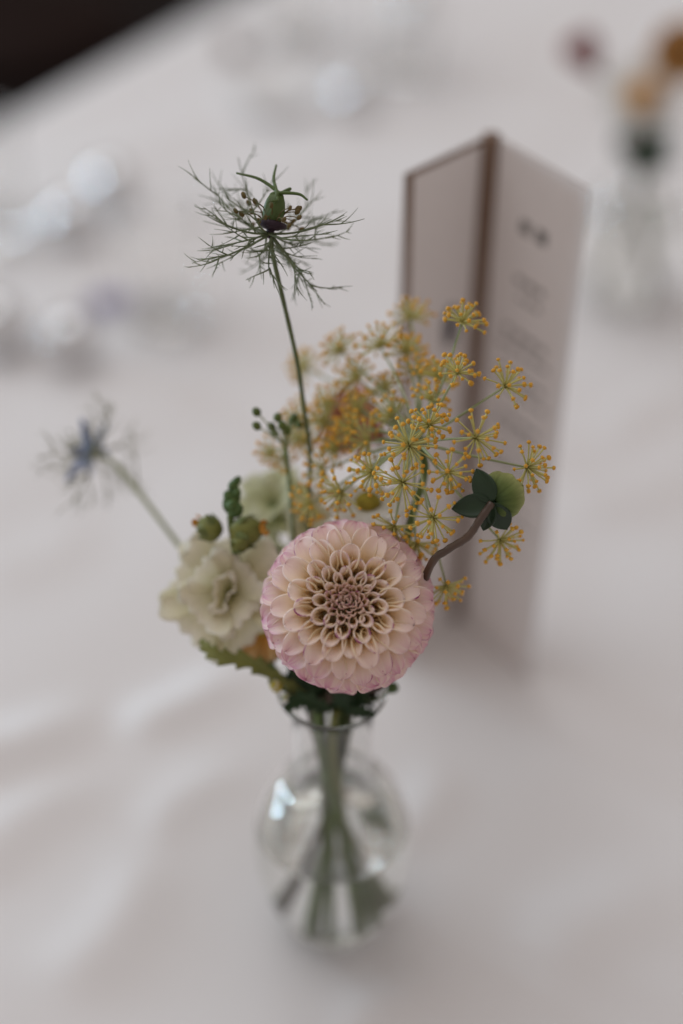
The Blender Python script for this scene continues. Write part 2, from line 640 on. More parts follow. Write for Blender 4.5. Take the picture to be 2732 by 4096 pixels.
# generic petal / leaf sheet ------------------------------------------------
def petal(base, d, n, L, W, prof, cup=0.0, curl=0.0, ruf=0.0, k=3.0, ph=0.0, jag=0.0, ns=10, nt_=10, twist=0.0):
    base, d = V(base), V(d).normalized()
    n = (V(n) - d * V(n).dot(d)).normalized()
    w = d.cross(n)

    def fn(s, t):
        x = (t - 0.5) * 2
        if abs(curl) > 1e-3:
            al, up = L * math.sin(curl * s) / curl, L * (1 - math.cos(curl * s)) / curl
            dd, nn = d * math.cos(curl * s) + n * math.sin(curl * s), n * math.cos(curl * s) - d * math.sin(curl * s)
        else:
            al, up, dd, nn = L * s, 0.0, d, n
        h = W * prof(s)
        z = cup * h * x * x + ruf * s * s * (math.sin(k * x * math.pi + ph) + 0.5 * math.sin(2.3 * k * x * math.pi + ph * 2.1)) * (0.35 + 0.65 * abs(x))
        j = jag * s * s * math.sin(k * 3.1 * x * math.pi + ph * 3)
        ww = w * math.cos(twist * s) + nn * math.sin(twist * s)
        return base + d * al + n * up + ww * (x * h) + nn * z + dd * j * L
    mb = MB()
    mb.sheet(fn, ns, nt_)
    return mb


def pr_round(s):                       # broad, rounded end
    return (0.25 + 0.75 * sst(0, 0.6, s)) * (1.0 if s < 0.7 else max(0.02, math.sqrt(max(0, 1 - ((s - 0.7) / 0.3) ** 2))))


def pr_fan(s):                         # fan that ends wide
    return (0.16 + 0.84 * sst(0, 0.8, s)) * (1.0 if s < 0.86 else 0.72 + 0.28 * math.sqrt(max(0, 1 - ((s - 0.86) / 0.14) ** 2)))


def pr_leaf(s):
    return max(0.03, math.sin(math.pi * min(1, s ** 0.8)) ** 0.8)


def pr_strap(s):
    return (0.45 + 0.55 * sst(0, 0.4, s)) * (1.0 if s < 0.85 else max(0.05, math.sqrt(max(0, 1 - ((s - 0.85) / 0.15) ** 2))))


# ------------------------------------------------------------------ the dahlia
DC = P(1391, 2428, 36.95)
DAX = ((CAM - DC).normalized() + V((0.0, 0.05, 0.13))).normalized()
DR = 2.27


def dahlia():
    t = thing('dahlia_flower', 'pale pink ball dahlia with cream cupped petals and magenta edged tips', 'flower', DC - DAX * 2.0)
    a, w0, x0 = frame(DAX)
    rnd = random.Random(3)
    mb = MB()
    mb.blob(DC - a * 0.10, 1.22, a, 0.86, 24, 14)
    mb.build('receptacle', M['core'], t)

    def width(th):
        return 0.185 + 0.20 * sst(0.38, 0.54, th) + 0.18 * sst(0.42, 0.85, th) + 0.18 * sst(0.8, 1.35, th)

    def radius(th):
        return DR * (0.64 + 0.36 * sst(0.10, 1.10, th))

    ths, acc, th = [], 0.0, 0.03
    while th < 1.98:
        dn = 2 * math.pi * math.sin(th) * radius(th) ** 2 / (0.80 * width(th) ** 2) * 0.002
        acc += dn
        if acc >= 1:
            acc -= 1
            ths.append(th)
        th += 0.002
    GA = math.pi * (3 - math.sqrt(5))
    for i, th in enumerate(ths):
        ph = i * GA + rnd.uniform(-0.05, 0.05)
        th = th + rnd.uniform(-0.03, 0.03)
        rho = w0 * math.cos(ph) + x0 * math.sin(ph)
        tan = a.cross(rho)
        R = radius(th) * rnd.uniform(0.975, 1.02)
        wd = width(th) * rnd.uniform(0.90, 1.10)
        tube = sst(0.98, 0.52, th)                  # 1 near the middle (quilled), 0 outside (spoon)
        centre = sst(0.47, 0.36, th)
        al0 = lerp(2.7, 3.10, tube)
        al1 = lerp(1.15, 2.95, tube) * rnd.uniform(0.94, 1.04)
        hm = wd * lerp(lerp(0.66, 1.20, tube), 0.76, centre)
        curl = lerp(0.42, 0.05, tube) - 0.60 * centre + rnd.uniform(-0.06, 0.06)
        lean = rnd.uniform(-0.05, 0.05)
        r0 = lerp(0.42, 0.70, tube)
        point = rnd.uniform(0.0, 0.10) + 0.5 * centre
        wavy, wp = rnd.uniform(0.0, 0.035), rnd.uniform(0, 6)
        rot = rnd.uniform(-0.15, 0.15)
        notch = rnd.uniform(-0.02, 0.05)
        top = lerp(0.58, 0.60, tube) + 0.08 * centre

        def mid(s):
            v = th - 0.10 * (1 - s) + curl * (max(0, s - 0.45) / 0.55) ** 2 * 0.55 - curl * 0.18
            rr = R * (r0 + (1 - r0) * s) - R * 0.05 * abs(curl) * s ** 4
            dd = a * math.cos(v) + rho * math.sin(v) + tan * lean * s
            p = DC + dd * rr
            if tube > 0:                             # quilled rows stand nearly side by side, mouths to the front
                vt = th - curl * 0.18 + curl * 0.30
                k_ = th * 0.50
                q = DC + (a * math.cos(vt) + rho * math.sin(vt)) * R - (a * math.cos(k_) + rho * math.sin(k_)) * ((1 - s) * R * 0.34)
                q += rho * (0.05 * s ** 3 * (1 - centre))
                p = p.lerp(q, tube)
            return p

        def fn(u, tv):
            beta = 0.0
            if u <= 0.4:
                s = top * u / 0.4
            else:
                beta = (u - 0.4) / 0.6
                s = top + (1 - top) * lerp(math.sin(beta * math.pi / 2), (1 - math.cos(beta * math.pi)) / 2, tube)
            x = (tv - 0.5) * 2
            c = mid(s)
            T = (mid(min(1.0, s + 0.02)) - mid(max(0.0, s - 0.02))).normalized()
            W = (tan * math.cos(rot * s) + rho.cross(tan).cross(tan) * 0.0 + (a * math.sin(th) - rho * math.cos(th)) * math.sin(rot * s))
            W = (W - T * W.dot(T)).normalized()
            N_ = W.cross(T)
            if N_.dot(a * math.sin(th) - rho * math.cos(th)) < 0:
                N_ = -N_
            h = hm * lerp(lerp(0.6, 0.74, tube), 1.0, sst(-0.1, top, min(s, top)))
            al = lerp(al0, al1, sst(lerp(0.3, 0.5, tube) * top, top, min(s, top)))
            al = lerp(al, 1.5, centre)
            r = h / al
            if beta > 0:                              # the lip: an oblique cut with a rounded end
                al *= max(0.012, lerp(math.cos(beta * math.pi / 2) ** (0.85 + point), 1 - beta, tube * (1 - centre)))
                r *= 1 + 0.16 * beta
            ang = x * al
            p = c + N_ * (r * (1 - math.cos(ang))) + W * (r * math.sin(ang))
            p += N_ * (wavy * s * s * math.sin(x * 4 + wp)) + T * (notch * s ** 6 * (abs(x)) * hm * 1.5)
            return p
        mb = MB()
        mb.sheet(fn, 15, 20)
        # object colour: blush, inner warmth, darkness of the lip
        blush = sst(0.70, 1.35, th) * rnd.uniform(0.7, 1.3) + 0.10 * rnd.random()
        if x0.dot(rho) < -0.2:
            blush += 0.12 * sst(0.7, 1.2, th)
        lip = min(1, (0.80 - 0.1 * centre) * rnd.choice((0.5, 1.0, 1.0, 1.3)))
        mb.build('petal', M['dahlia'], t, thick=lerp(0.030, 0.042, 1 - centre), col=(min(1, blush), centre, lip))
    for k in range(8):
        an = k * math.pi / 4
        rho = w0 * math.cos(an) + x0 * math.sin(an)
        mb = petal(DC - a * 1.35 + rho * 0.4, rho - a * 0.25, a, 1.0, 0.32, pr_leaf, cup=0.4, curl=0.4)
        mb.build('sepal', M['dgreen'], t, thick=0.03)
    stem(t, [P(1315, 2790, 39.3), P(1335, 2640, 39.3), DC - a * 1.2], 200, 0.13, M['stemb'], 0.14, back=60)
    return t


dahlia()


# ------------------------------------------------------------------ nigella
def threads(mb, base, d, n, L, r, lvl, rnd, curl=0.5):
    """one finely cut bract: a main thread with forked side threads"""
    d, w, up = frame(d, n)
    m = 9
    pts = []
    for i in range(m):
        s = i / (m - 1)
        c = curl * s
        pts.append(V(base) + d * (L * s) + up * (L * 0.5 * c * s) + w * (math.sin(s * 3 + L * 7) * 0.05 * L))
    mb.tube(pts, [lerp(r, r * 0.28, i / (m - 1)) for i in range(m)], 5)
    if lvl <= 0:
        return
    for k in range(2, m - 1):
        for sg in (-1, 1):
            if rnd.random() < (0.55 if lvl > 1 else 0.26):
                t = (pts[k + 1] - pts[k - 1]).normalized()
                ang = rnd.uniform(0.40, 1.05)
                tilt = rnd.uniform(-1.0, 1.0)
                nd = t * math.cos(ang) + (w * sg * math.cos(tilt) + up * math.sin(tilt)) * math.sin(ang)
                threads(mb, pts[k], nd, up, L * rnd.uniform(0.30, 0.70) * (1.15 - 0.5 * k / m), r * 0.66, lvl - 1, rnd, rnd.uniform(-0.2, 0.6))


def nigella_capsule():
    H_ = P(1086, 900, 36.5)
    t = thing('nigella_flower', 'tall green nigella seed head with curled styles above thread-like bracts', 'flower', stem_pts([H_], 110)[0])
    ax = (P(1108, 780, 36.4) - H_).normalized()
    a, w, x = frame(ax)
    rnd = random.Random(11)
    stem(t, [P(1245, 2420, 39.6), P(1236, 2050, 39.3), P(1240, 1820, 38.8), P(1217, 1640, 38.4), P(1185, 1430, 37.9), P(1128, 1180, 37.1), P(1090, 1010, 36.7), H_],
         150, 0.075, M['stemd'], 0.055, back=250)
    mb = MB()
    prof = [(0, -0.10), (0.13, -0.06), (0.21, 0.08), (0.26, 0.28), (0.25, 0.5), (0.19, 0.70), (0.09, 0.80), (0, 0.82)]
    mb.lathe(smooth_prof(prof, 4), 20, H_, a)
    for i in range(len(mb.v)):
        e = mb.v[i] - H_
        rad = e - a * e.dot(a)
        if rad.length > 1e-6:
            an = math.atan2(rad.dot(x), rad.dot(w))
            mb.v[i] = mb.v[i] + rad * 0.12 * math.cos(5 * an)
    mb.build('seed_capsule', M['capsule'], t)
    top = H_ + a * 0.66
    ends = [(945, 692), (1105, 660), (1230, 800), (1075, 806), (1150, 770)]
    mids = [(1040, 718), (1095, 715), (1190, 775), (1110, 800), (1160, 755)]
    for k, (e, m_) in enumerate(zip(ends, mids)):
        st = top + (w * math.cos(k * 1.256) + x * math.sin(k * 1.256)) * 0.10
        dz = (0.2, 0.5, -0.3, -0.5, 0.3)[k]
        mb = MB()
        pts = spline([st - a * 0.1, st + a * 0.12, P(*m_, 36.4 + dz * 0.6), P(*e, 36.4 + dz)], 6)
        mb.tube(pts, [lerp(0.07, 0.026, i / (len(pts) - 1)) for i in range(len(pts))], 7)
        mb.build('style', M['capsule'], t)
    mb = MB()
    mb.lathe([(0, -0.14), (0.18, -0.12), (0.40, -0.02), (0.38, 0.08), (0.1, 0.16), (0, 0.16)], 16, H_, a)
    mb.tube([H_ - a * 0.34, H_ - a * 0.05], [0.075, 0.13], 10)
    mb.build('stamen_ring', M['purple'], t)
    for k in range(26):
        an = k * 2.4 + rnd.uniform(-.2, .2)
        rho = w * math.cos(an) + x * math.sin(an)
        L = rnd.uniform(0.5, 0.95)
        el = rnd.uniform(-0.05, 0.8)
        e = H_ + rho * (L * math.cos(el) + 0.1) + a * (L * math.sin(el) + 0.02)
        mb = MB()
        pts = spline([H_ + rho * 0.18, (H_ + e) * 0.5 + a * 0.12, e], 4)
        mb.tube(pts, 0.014, 5)
        mb.blob(e, rnd.uniform(0.05, 0.075), (e - H_) + a * 0.5, 1.5, 8, 5)
        mb.build('stamen', M['anther'], t)
    for k in range(16):
        an = k * 2.39996 + rnd.uniform(-.12, .12)
        rho = w * math.cos(an) + x * math.sin(an)
        up_ = k % 2 == 0
        el = rnd.uniform(-0.30, 0.10) if up_ else rnd.uniform(-0.95, -0.45)
        mb = MB()
        threads(mb, H_ - a * 0.22, rho * math.cos(el) + a * math.sin(el), a, rnd.uniform(1.8, 2.35) if up_ else rnd.uniform(1.4, 1.9), 0.036, 2, rnd,
                rnd.uniform(0.6, 1.5) if up_ else rnd.uniform(0.0, 0.5))
        mb.build('bract', M['thread'], t)


def nigella_blue():
    H_ = P(372, 1812, 42.2)
    t = thing('nigella_flower', 'small blue nigella flower leaning outwards on a pale bent stem', 'flower', stem_pts([H_], 170)[0])
    rnd = random.Random(5)
    ax = (P(290, 1770, 42.6) - P(480, 1880, 41.8)).normalized()
    a, w, x = frame(ax)
    stem(t, [P(1160, 2780, 40.3), P(960, 2480, 40.4), P(742, 2215, 40.8), P(560, 1975, 41.4), P(450, 1850, 41.9), H_], 168, 0.075, M['stemp'], 0.075, back=20)
    mb = MB()
    mb.lathe(smooth_prof([(0, -.05), (0.13, 0.0), (0.16, 0.2), (0.12, 0.42), (0, 0.5)], 4), 14, H_, a)
    mb.build('seed_capsule', M['capsule'], t)
    for k in range(6):
        an = k * 2 * math.pi / 6 + 0.4
        rho = w * math.cos(an) + x * math.sin(an)
        mb = petal(H_, rho * 0.9 + a * rnd.uniform(-.1, .35), a, rnd.uniform(0.85, 1.2), 0.20, pr_leaf, cup=0.4, curl=rnd.uniform(-.4, .3), ruf=0.04, ph=k)
        mb.build('petal', M['blue'], t, thick=0.02)
    for k in range(16):
        an = k * 2.4
        rho = w * math.cos(an) + x * math.sin(an)
        e = H_ + rho * rnd.uniform(.2, .5) + a * rnd.uniform(.4, .85)
        mb = MB()
        mb.tube(spline([H_ + rho * 0.1, (H_ + e) * 0.5 + rho * .06, e], 3), 0.015, 5)
        mb.blob(e, 0.045, e - H_, 1.4, 8, 5)
        mb.build('stamen', M['budg'], t)
    for k in range(7):
        an = k * 2 * math.pi / 7 + rnd.uniform(-.2, .2)
        rho = w * math.cos(an) + x * math.sin(an)
        el = rnd.uniform(-0.5, 0.25)
        mb = MB()
        threads(mb, H_ - a * 0.12, rho * math.cos(el) + a * math.sin(el), a, rnd.uniform(1.5, 2.2), 0.038, 2, rnd, rnd.uniform(0, .7))
        mb.build('bract', M['threadp'], t)
    mb = MB()
    b0 = P(545, 1955, 41.5)
    threads(mb, b0, P(548, 1800, 41.6) - b0, a, 1.6, 0.032, 1, rnd, 0.1)
    mb.build('bract', M['threadp'], t)


nigella_capsule()
nigella_blue()


# ------------------------------------------------------------------ fennel umbel
def zz(x, y):
    return 950 + x / 1.206, 1150 + y / 1.206


FL_MESH = {}


def floret_mesh():
    if 'm' not in FL_MESH:
        mb = MB()
        mb.blob((0, 0, 0), 0.060, V((0, 0, 1)), 0.75, 10, 5, bump=0.22, lobes=5)
        me = bpy.data.meshes.new('floret')
        me.from_pydata([tuple(p * U) for p in mb.v], [], mb.f)
        me.polygons.foreach_set('use_smooth', [True] * len(me.polygons))
        me.materials.append(M['floret'])
        FL_MESH['m'] = me
    return FL_MESH['m']


def umbellet(parent, hub, c, rnd, singles, n=26, L=0.50, spread=1.75, fm='floret', rm='raylet', fr=0.060):
    o = (c - hub).normalized()
    toC = (CAM - c).normalized()
    o = (o + toC * 0.25).normalized()
    a, w, x = frame(o)
    mb = MB()
    tips = []
    for k in range(n):
        th = math.acos(1 - (k + 0.5) / n * (1 - math.cos(spread)))
        ph = k * 2.39996 + rnd.uniform(-.15, .15)
        dd = a * math.cos(th) + (w * math.cos(ph) + x * math.sin(ph)) * math.sin(th)
        l = L * rnd.uniform(0.78, 1.12) * (0.85 + 0.15 * math.sin(th))
        e = c + dd * l
        mb.tube(spline([c, c + dd * l * 0.5 + a * 0.02, e], 2), [0.024, 0.022, 0.021, 0.022, 0.028], 5)
        tips.append((e, dd))
    mb.blob(c, 0.05, a, 1, 8, 5)
    u = mb.build('umbellet', M[rm], parent)
    if singles:
        for e, dd in tips:
            f = bpy.data.objects.new('floret', floret_mesh())
            scene.collection.objects.link(f)
            f.parent = u
            f.location = (e - V(parent['o'])) * U
            f.rotation_euler = dd.to_track_quat('Z', 'Y').to_euler()
            s = rnd.uniform(0.8, 1.15)
            f.scale = (s, s, s)
    else:
        mb = MB()
        for e, dd in tips:
            mb.blob(e, fr * rnd.uniform(0.8, 1.15), dd, 0.8, 8, 4, bump=0.2, lobes=4)
        f = mb.build('floret_cluster', M[fm], u)
        f['kind'] = 'stuff'


def fennel():
    hub = P(1671, 1768, 37.6)
    t = thing('fennel_flower', 'yellow orange fennel umbel with fine rays behind the dahlia', 'flower', stem_pts([hub], 60)[0])
    rnd = random.Random(21)
    stem(t, [P(1490, 2640, 39.6), P(1600, 2300, 38.8), P(1650, 2060, 38.2), P(1700, 1880, 37.8), hub], 40, 0.17, M['stemg'], 0.10, back=240)
    U_ = [  # place in the enlarged crop, depth, single florets
        (835, 150, 39.6, 0), (1085, 170, 37.2, 1), (500, 310, 39.6, 0), (690, 285, 38.8, 0), (815, 315, 38.9, 0), (580, 440, 39.4, 0),
        (715, 490, 39.1, 0), (1060, 415, 36.7, 1), (965, 440, 38.0, 0), (1290, 478, 36.7, 1), (330, 390, 41.5, 0), (450, 560, 39.6, 0),
        (590, 590, 39.0, 0), (635, 745, 38.2, 0), (480, 775, 38.8, 0), (350, 740, 40.2, 0), (925, 665, 36.2, 1), (828, 760, 35.9, 1),
        (1148, 725, 35.9, 1), (1395, 868, 36.5, 1), (1015, 890, 35.9, 1), (652, 890, 36.9, 0), (797, 940, 36.0, 1), (505, 985, 37.6, 0),
        (945, 1108, 36.0, 1), (1265, 1215, 37.0, 0), (757, 1150, 37.0, 0), (1005, 1435, 37.4, 0), (360, 1040, 38.6, 0), (300, 640, 40.2, 0), (870, 420, 38.6, 0),
        (425, 655, 39.3, 0), (560, 690, 38.7, 0), (745, 625, 38.3, 0), (930, 545, 37.6, 0), (420, 880, 38.6, 0), (860, 1230, 37.4, 0)]
    for x, y, d, sg in U_:
        c = P(*zz(x, y), d)
        m = (hub + c) * 0.5 + (c - hub).cross(V((0, 0, 1))) * 0.04 + V((0, 0, 0.06))
        mb = MB()
        pts = spline([hub, m, c], 6)
        mb.tube(pts, [lerp(0.042, 0.028, i / (len(pts) - 1)) for i in range(len(pts))], 6)
        mb.build('ray', M['ray'], t)
        umbellet(t, hub, c, rnd, bool(sg), n=rnd.randint(25, 33), L=rnd.uniform(0.54, 0.72))
    return t


fennel()


def young_umbel():
    hub = P(*zz(232, 770), 38.6)
    t = thing('fennel_flower', 'small young fennel umbel with dark green round buds beside the nigella stem', 'flower', stem_pts([hub], 120)[0])
    rnd = random.Random(8)
    stem(t, [P(1200, 2560, 40.2), P(1170, 2080, 39.4), P(1155, 1900, 39.0), hub], 120, 0.06, M['stemg'], 0.055, back=300)
    for x, y, d in ((92, 600, 38.2), (92, 668, 38.2), (195, 628, 38.3), (165, 672, 38.5), (272, 630, 38.6), (215, 665, 38.2), (240, 690, 38.4), (300, 660, 39), (180, 700, 38.8), (260, 650, 39.2)):
        e = P(*zz(x, y), d)
        mb = MB()
        mb.tube(spline([hub, (hub + e) * .5 + V((0, 0, .05)), e], 4), 0.022, 6)
        r_ = mb.build('ray', M['ray'], t)
        mb = MB()
        mb.blob(e, 0.115, e - hub, 1.1, 12, 8, bump=.12, lobes=5)
        mb.build('bud', M['gbud'], r_)
    for x, y, d in ((160, 790, 39.4), (285, 730, 39.4), (215, 820, 39.8)):
        c = P(*zz(x, y), d)
        mb = MB()
        mb.tube([hub, (hub + c) * .5, c], 0.03, 6)
        mb.build('ray', M['ray'], t)
        umbellet(t, hub, c, rnd, False, 18, 0.42)


young_umbel()


# ------------------------------------------------------------------ ruffled cream blooms
def ruffled(t, c, ax, R, mat, rnd, rings=((5, 1.08, 1.25), (4, 0.80, 0.72), (2, 0.55, 0.40))):
    a, w, x = frame(ax)
    for n, L, open_ in rings:
        off = rnd.uniform(0, 6)
        for k in range(n):
            an = off + k * 2 * math.pi / n + rnd.uniform(-.15, .15)
            rho = w * math.cos(an) + x * math.sin(an)
            d = rho * math.sin(open_) + a * math.cos(open_)
            nn = a * math.sin(open_) - rho * math.cos(open_)
            mb = petal(c - a * R * 0.25, d, nn, R * L * rnd.uniform(0.92, 1.12), R * L * 0.86, pr_fan, cup=0.25, curl=rnd.uniform(-0.75, -0.25) if L > .6 else 0.2,
                       ruf=R * 0.105, k=rnd.uniform(1.1, 1.7), ph=rnd.uniform(0, 6), jag=0.045, ns=14, nt_=22)
            mb.build('petal', mat, t, thick=0.022)


def bud(t, c, ax, r, rnd, lip=True, st=1.25, name='bud'):
    a, w, x = frame(ax)
    mb = MB()
    mb.blob(c, r, a, st, 18, 12, bump=0.06, lobes=5, taper=0.15)
    b = mb.build(name, M['budg'], t)
    for k in range(5):
        an = k * 1.2566 + 0.3
        rho = w * math.cos(an) + x * math.sin(an)
        mb = petal(c - a * r * st * 0.98 + rho * r * .25, rho * 0.9 + a * 0.5, -rho + a * 0.4, r * 2.0, r * 0.48, pr_leaf, cup=0.5, curl=1.1)
        mb.build('sepal', M['budg2'], b, thick=0.02)
    if lip:
        for k in range(3):
            an = k * 2.09 + 0.6
            rho = w * math.cos(an) + x * math.sin(an)
            mb = petal(c + a * r * st * 0.75 + rho * r * .2, a + rho * 0.3, rho, r * 0.7, r * 0.30, pr_round, cup=0.4, ruf=.03)
            mb.build('lip', M['budlip'], b, thick=0.02)
    return b


def snapdragon():
    c = P(905, 2372, 38.9)
    t = thing('snapdragon_flower', 'cream ruffled snapdragon bloom topped by green buds, beside the dahlia', 'flower', stem_pts([c], 190)[0])
    rnd = random.Random(4)
    ax = ((CAM - c).normalized() + V((-0.30, 0, 0.02))).normalized()
    ruffled(t, c, ax, 1.42, M['cream'], rnd)
    tip = P(935, 1990, 38.2)
    stem(t, [P(1180, 2800, 40.0), P(1060, 2620, 39.9), P(985, 2440, 39.9), P(940, 2200, 38.7), P(922, 2070, 38.3), tip], 190, 0.14, M['stemg'], 0.085, back=330)
    bud(t, P(838, 2112, 38.5), P(790, 2090, 38.6) - P(880, 2140, 38.5), 0.34, rnd, st=1.05)
    bud(t, P(985, 2125, 38.3), P(1060, 2110, 38.2) - P(950, 2130, 38.4), 0.40, rnd, st=1.15)
    bud(t, P(962, 2170, 38.2), V((0.3, -0.3, .6)), 0.26, rnd, lip=False)
    for k in range(9):
        s = k / 8
        an = k * 2.4
        q = P(lerp(925, 938, s), lerp(2040, 1925, s), 38.25) + V((math.cos(an), math.sin(an), 0)) * 0.13 * (1 - .5 * s)
        mb = MB()
        mb.blob(q, lerp(0.19, 0.12, s), V((math.cos(an) * .6, math.sin(an) * .6, 1)), 1.25, 12, 8, bump=.08, lobes=4, taper=0.25)
        mb.build('tip_bud', M['green'], t)


snapdragon()


def back_bloom():
    c = P(1090, 2010, 41.3)
    t = thing('snapdragon_flower', 'pale greenish cream ruffled bloom behind the green buds', 'flower', stem_pts([c], 140)[0])
    rnd = random.Random(14)
    ruffled(t, c, (CAM - c).normalized() * .5 + V((-.4, 0, 0.9)), 1.05, M['creamg'], rnd, ((6, 1.0, 1.2), (5, 0.8, 0.6)))
    c2 = P(1085, 2160, 41.0)
    ruffled(t, c2, V((-.3, -.6, -.4)), 0.8, M['creamg'], rnd, ((5, 1.0, 0.9),))
    c3 = P(1225, 2075, 40.6)
    ruffled(t, c3, V((.5, -.6, .3)), 0.75, M['cream'], rnd, ((5, 1.0, 1.0),))
    stem(t, [P(1200, 2650, 40.8), P(1130, 2300, 41.2), c], 140, 0.10, M['stemg'], 0.08, back=310)


back_bloom()


def apricot():
    c = P(1058, 2505, 39.4)
    t = thing('apricot_flower', 'apricot orange flower with notched petals tucked behind the dahlia', 'flower', stem_pts([c], 230)[0])
    rnd = random.Random(2)
    a, w, x = frame(((CAM - c).normalized() + V((-.5, 0, 0))).normalized())
    for k in range(8):
        an = k * math.pi / 4 + .2
        rho = w * math.cos(an) + x * math.sin(an)
        mb = petal(c, rho + a * 0.25, a, rnd.uniform(0.85, 1.05), 0.38, pr_fan, cup=0.2, curl=-.3, ruf=0.05, k=2.2, ph=k, jag=.09, ns=10, nt_=16)
        mb.build('petal', M['orange'], t, thick=0.022)
    mb = MB()
    mb.blob(c + a * .08, 0.28, a, .6, 14, 8)
    mb.build('disc', M['yolk'], t)
    stem(t, [P(1260, 2790, 40.2), P(1150, 2640, 40.2), c - a * .05], 230, 0.09, M['stemg'], back=40)


apricot()


def daisy(o, c, ax, R, n, label, pts, ang, back, dm='yolk', dr=0.33, pm='daisy', so=V((0, 0, 0))):
    t = thing('daisy_flower', label, 'flower', stem_pts([c], ang, o=so)[0])
    rnd = random.Random(int(R * 100) + n)
    a, w, x = frame(ax)
    for k in range(n):
        an = k * 2 * math.pi / n + rnd.uniform(-.06, .06)
        rho = w * math.cos(an) + x * math.sin(an)
        mb = petal(c + rho * dr * 0.6, rho + a * rnd.uniform(-.05, .2), a, (R - dr * .6) * rnd.uniform(.92, 1.05), R * 0.19, pr_strap, cup=-.25, curl=rnd.uniform(-.5, 0), ruf=.01)
        mb.build('petal', M[pm], t, thick=0.02)
    mb = MB()
    mb.blob(c + a * 0.06, dr, a, .75, 20, 12)
    disc = mb.build('disc', M[dm], t)
    mb = MB()
    for k in range(70):
        th = math.acos(1 - (k + .5) / 70 * 0.95)
        ph = k * 2.39996
        dd = a * math.cos(th) * .75 + (w * math.cos(ph) + x * math.sin(ph)) * math.sin(th)
        mb.blob(c + a * .06 + dd * dr, 0.035, dd, 1.2, 6, 4)
    f = mb.build('floret_cluster', M[dm], disc)
    f['kind'] = 'stuff'
    p = stem_pts(pts + [c - a * .1], ang, o=so, back=back)
    mb = MB()
    mb.tube(p, 0.07, 8)
    mb.build('stem', M['stemg'], t)
    return t


dz = P(1472, 2018, 38.6)
daisy(None, dz, ((CAM - dz).normalized() * 0.25 + V((0, 0.25, .75))), 1.12, 15, 'white daisy with a yellow green disc rising above the dahlia', [P(1420, 2600, 39.8), P(1462, 2200, 39.2)], 70, 250)


def coral():
    c = P(1480, 1725, 43.5)
    t = thing('coral_flower', 'blurred coral red flower half hidden behind the fennel rays', 'flower', stem_pts([c], 85)[0])
    rnd = random.Random(6)
    a, w, x = frame(V((-0.75, -0.15, 0.5)))
    for n, L, op in ((5, 1.0, .8), (5, .85, .45), (4, .6, .2)):
        for k in range(n):
            an = k * 2 * math.pi / n + L * 5
            rho = w * math.cos(an) + x * math.sin(an)
            mb = petal(c - a * .6, rho * math.sin(op) + a * math.cos(op), a * math.sin(op) - rho * math.cos(op), 2.1 * L, 0.92 * L, pr_round, cup=.5, curl=.35, ruf=.05, k=1.5, ph=k)
            mb.build('petal', M['coral'], t, thick=0.025)
    stem(t, [P(1400, 2500, 42.0), P(1470, 2000, 44.6), c - a * .6], 85, 0.10, M['stemg'], back=265)


coral()


# ------------------------------------------------------------------ dahlia bud on a brown stem
def dahlia_bud():
    c = P(2000, 1985, 36.0)
    t = thing('dahlia_bud', 'closed dahlia bud with dark green sepals on an arching brown stem', 'flower bud', stem_pts([c], 20)[0])
    a = (P(2050, 1950, 37.2) - P(1925, 2050, 35.6)).normalized()
    a, w, x = frame(a)
    rnd = random.Random(9)
    mb = MB()
    mb.blob(c, 0.40, a, 0.92, 24, 14)
    mb.build('bud_core', M['budpale'], t)
    for k in range(9):
        an = k * 2 * math.pi / 9
        rho = w * math.cos(an) + x * math.sin(an)
        mb = petal(c - a * .44 + rho * .10, rho * 1.0 - a * 0.05, a, 1.02, 0.30, pr_round, cup=.35, curl=2.1, ruf=.03, ph=k)
        mb.build('petal', M['budpale'], t, thick=0.03)
    att = c - a * 0.50
    for k, (u, v, L, W_) in enumerate(((1928, 1930, 0.85, .27), (1850, 2030, .92, .27), (2010, 2090, .85, .27), (1930, 2130, .75, .2), (2025, 2000, .6, .2), (1990, 2060, .85, .25))):
        e = P(u, v, 35.6 + 0.12 * k)
        d = (e - att)
        L, W_ = L * 1.12, W_ * 1.12
        mb = petal(att, d, (CAM - att).normalized() * 0.8 - a * .3, L, W_, pr_leaf, cup=.35, curl=-.35 + .15 * (k % 2), ruf=.015, ns=12)
        mb.build('sepal', M['sepal'], t, thick=0.035)
    stem(t, [P(1530, 2740, 39.0), P(1640, 2480, 37.9), P(1722, 2262, 36.2), P(1790, 2200, 35.9), P(1868, 2150, 35.7), P(1915, 2085, 35.6), att], 15, 0.11, M['stemb'], 0.10, back=190)


dahlia_bud()


# ------------------------------------------------------------------ foliage round the vase mouth
def serrated(base, pts, W, teeth, mat, parent, name='leaf', fold=0.3, up=V((0, -0.6, 0.8))):
    q = spline(pts, 24)
    m = len(q) - 1

    def fn(s, t):
        i = min(m, max(0, int(round(s * m))))
        T = (q[min(i + 1, m)] - q[max(i - 1, 0)]).normalized()
        w = T.cross(up).normalized()
        n = w.cross(T)
        x = (t - .5) * 2
        saw = ((s * teeth) % 1.0) ** 1.5
        h = W * (math.sin(math.pi * min(1, s * .93 + .05)) ** .7) * (0.42 + 0.85 * saw) + 0.04
        return q[i] + w * x * h + n * abs(x) * h * fold
    mb = MB()
    mb.sheet(fn, m, 6)
    return mb.build(name, mat, parent, thick=0.03)


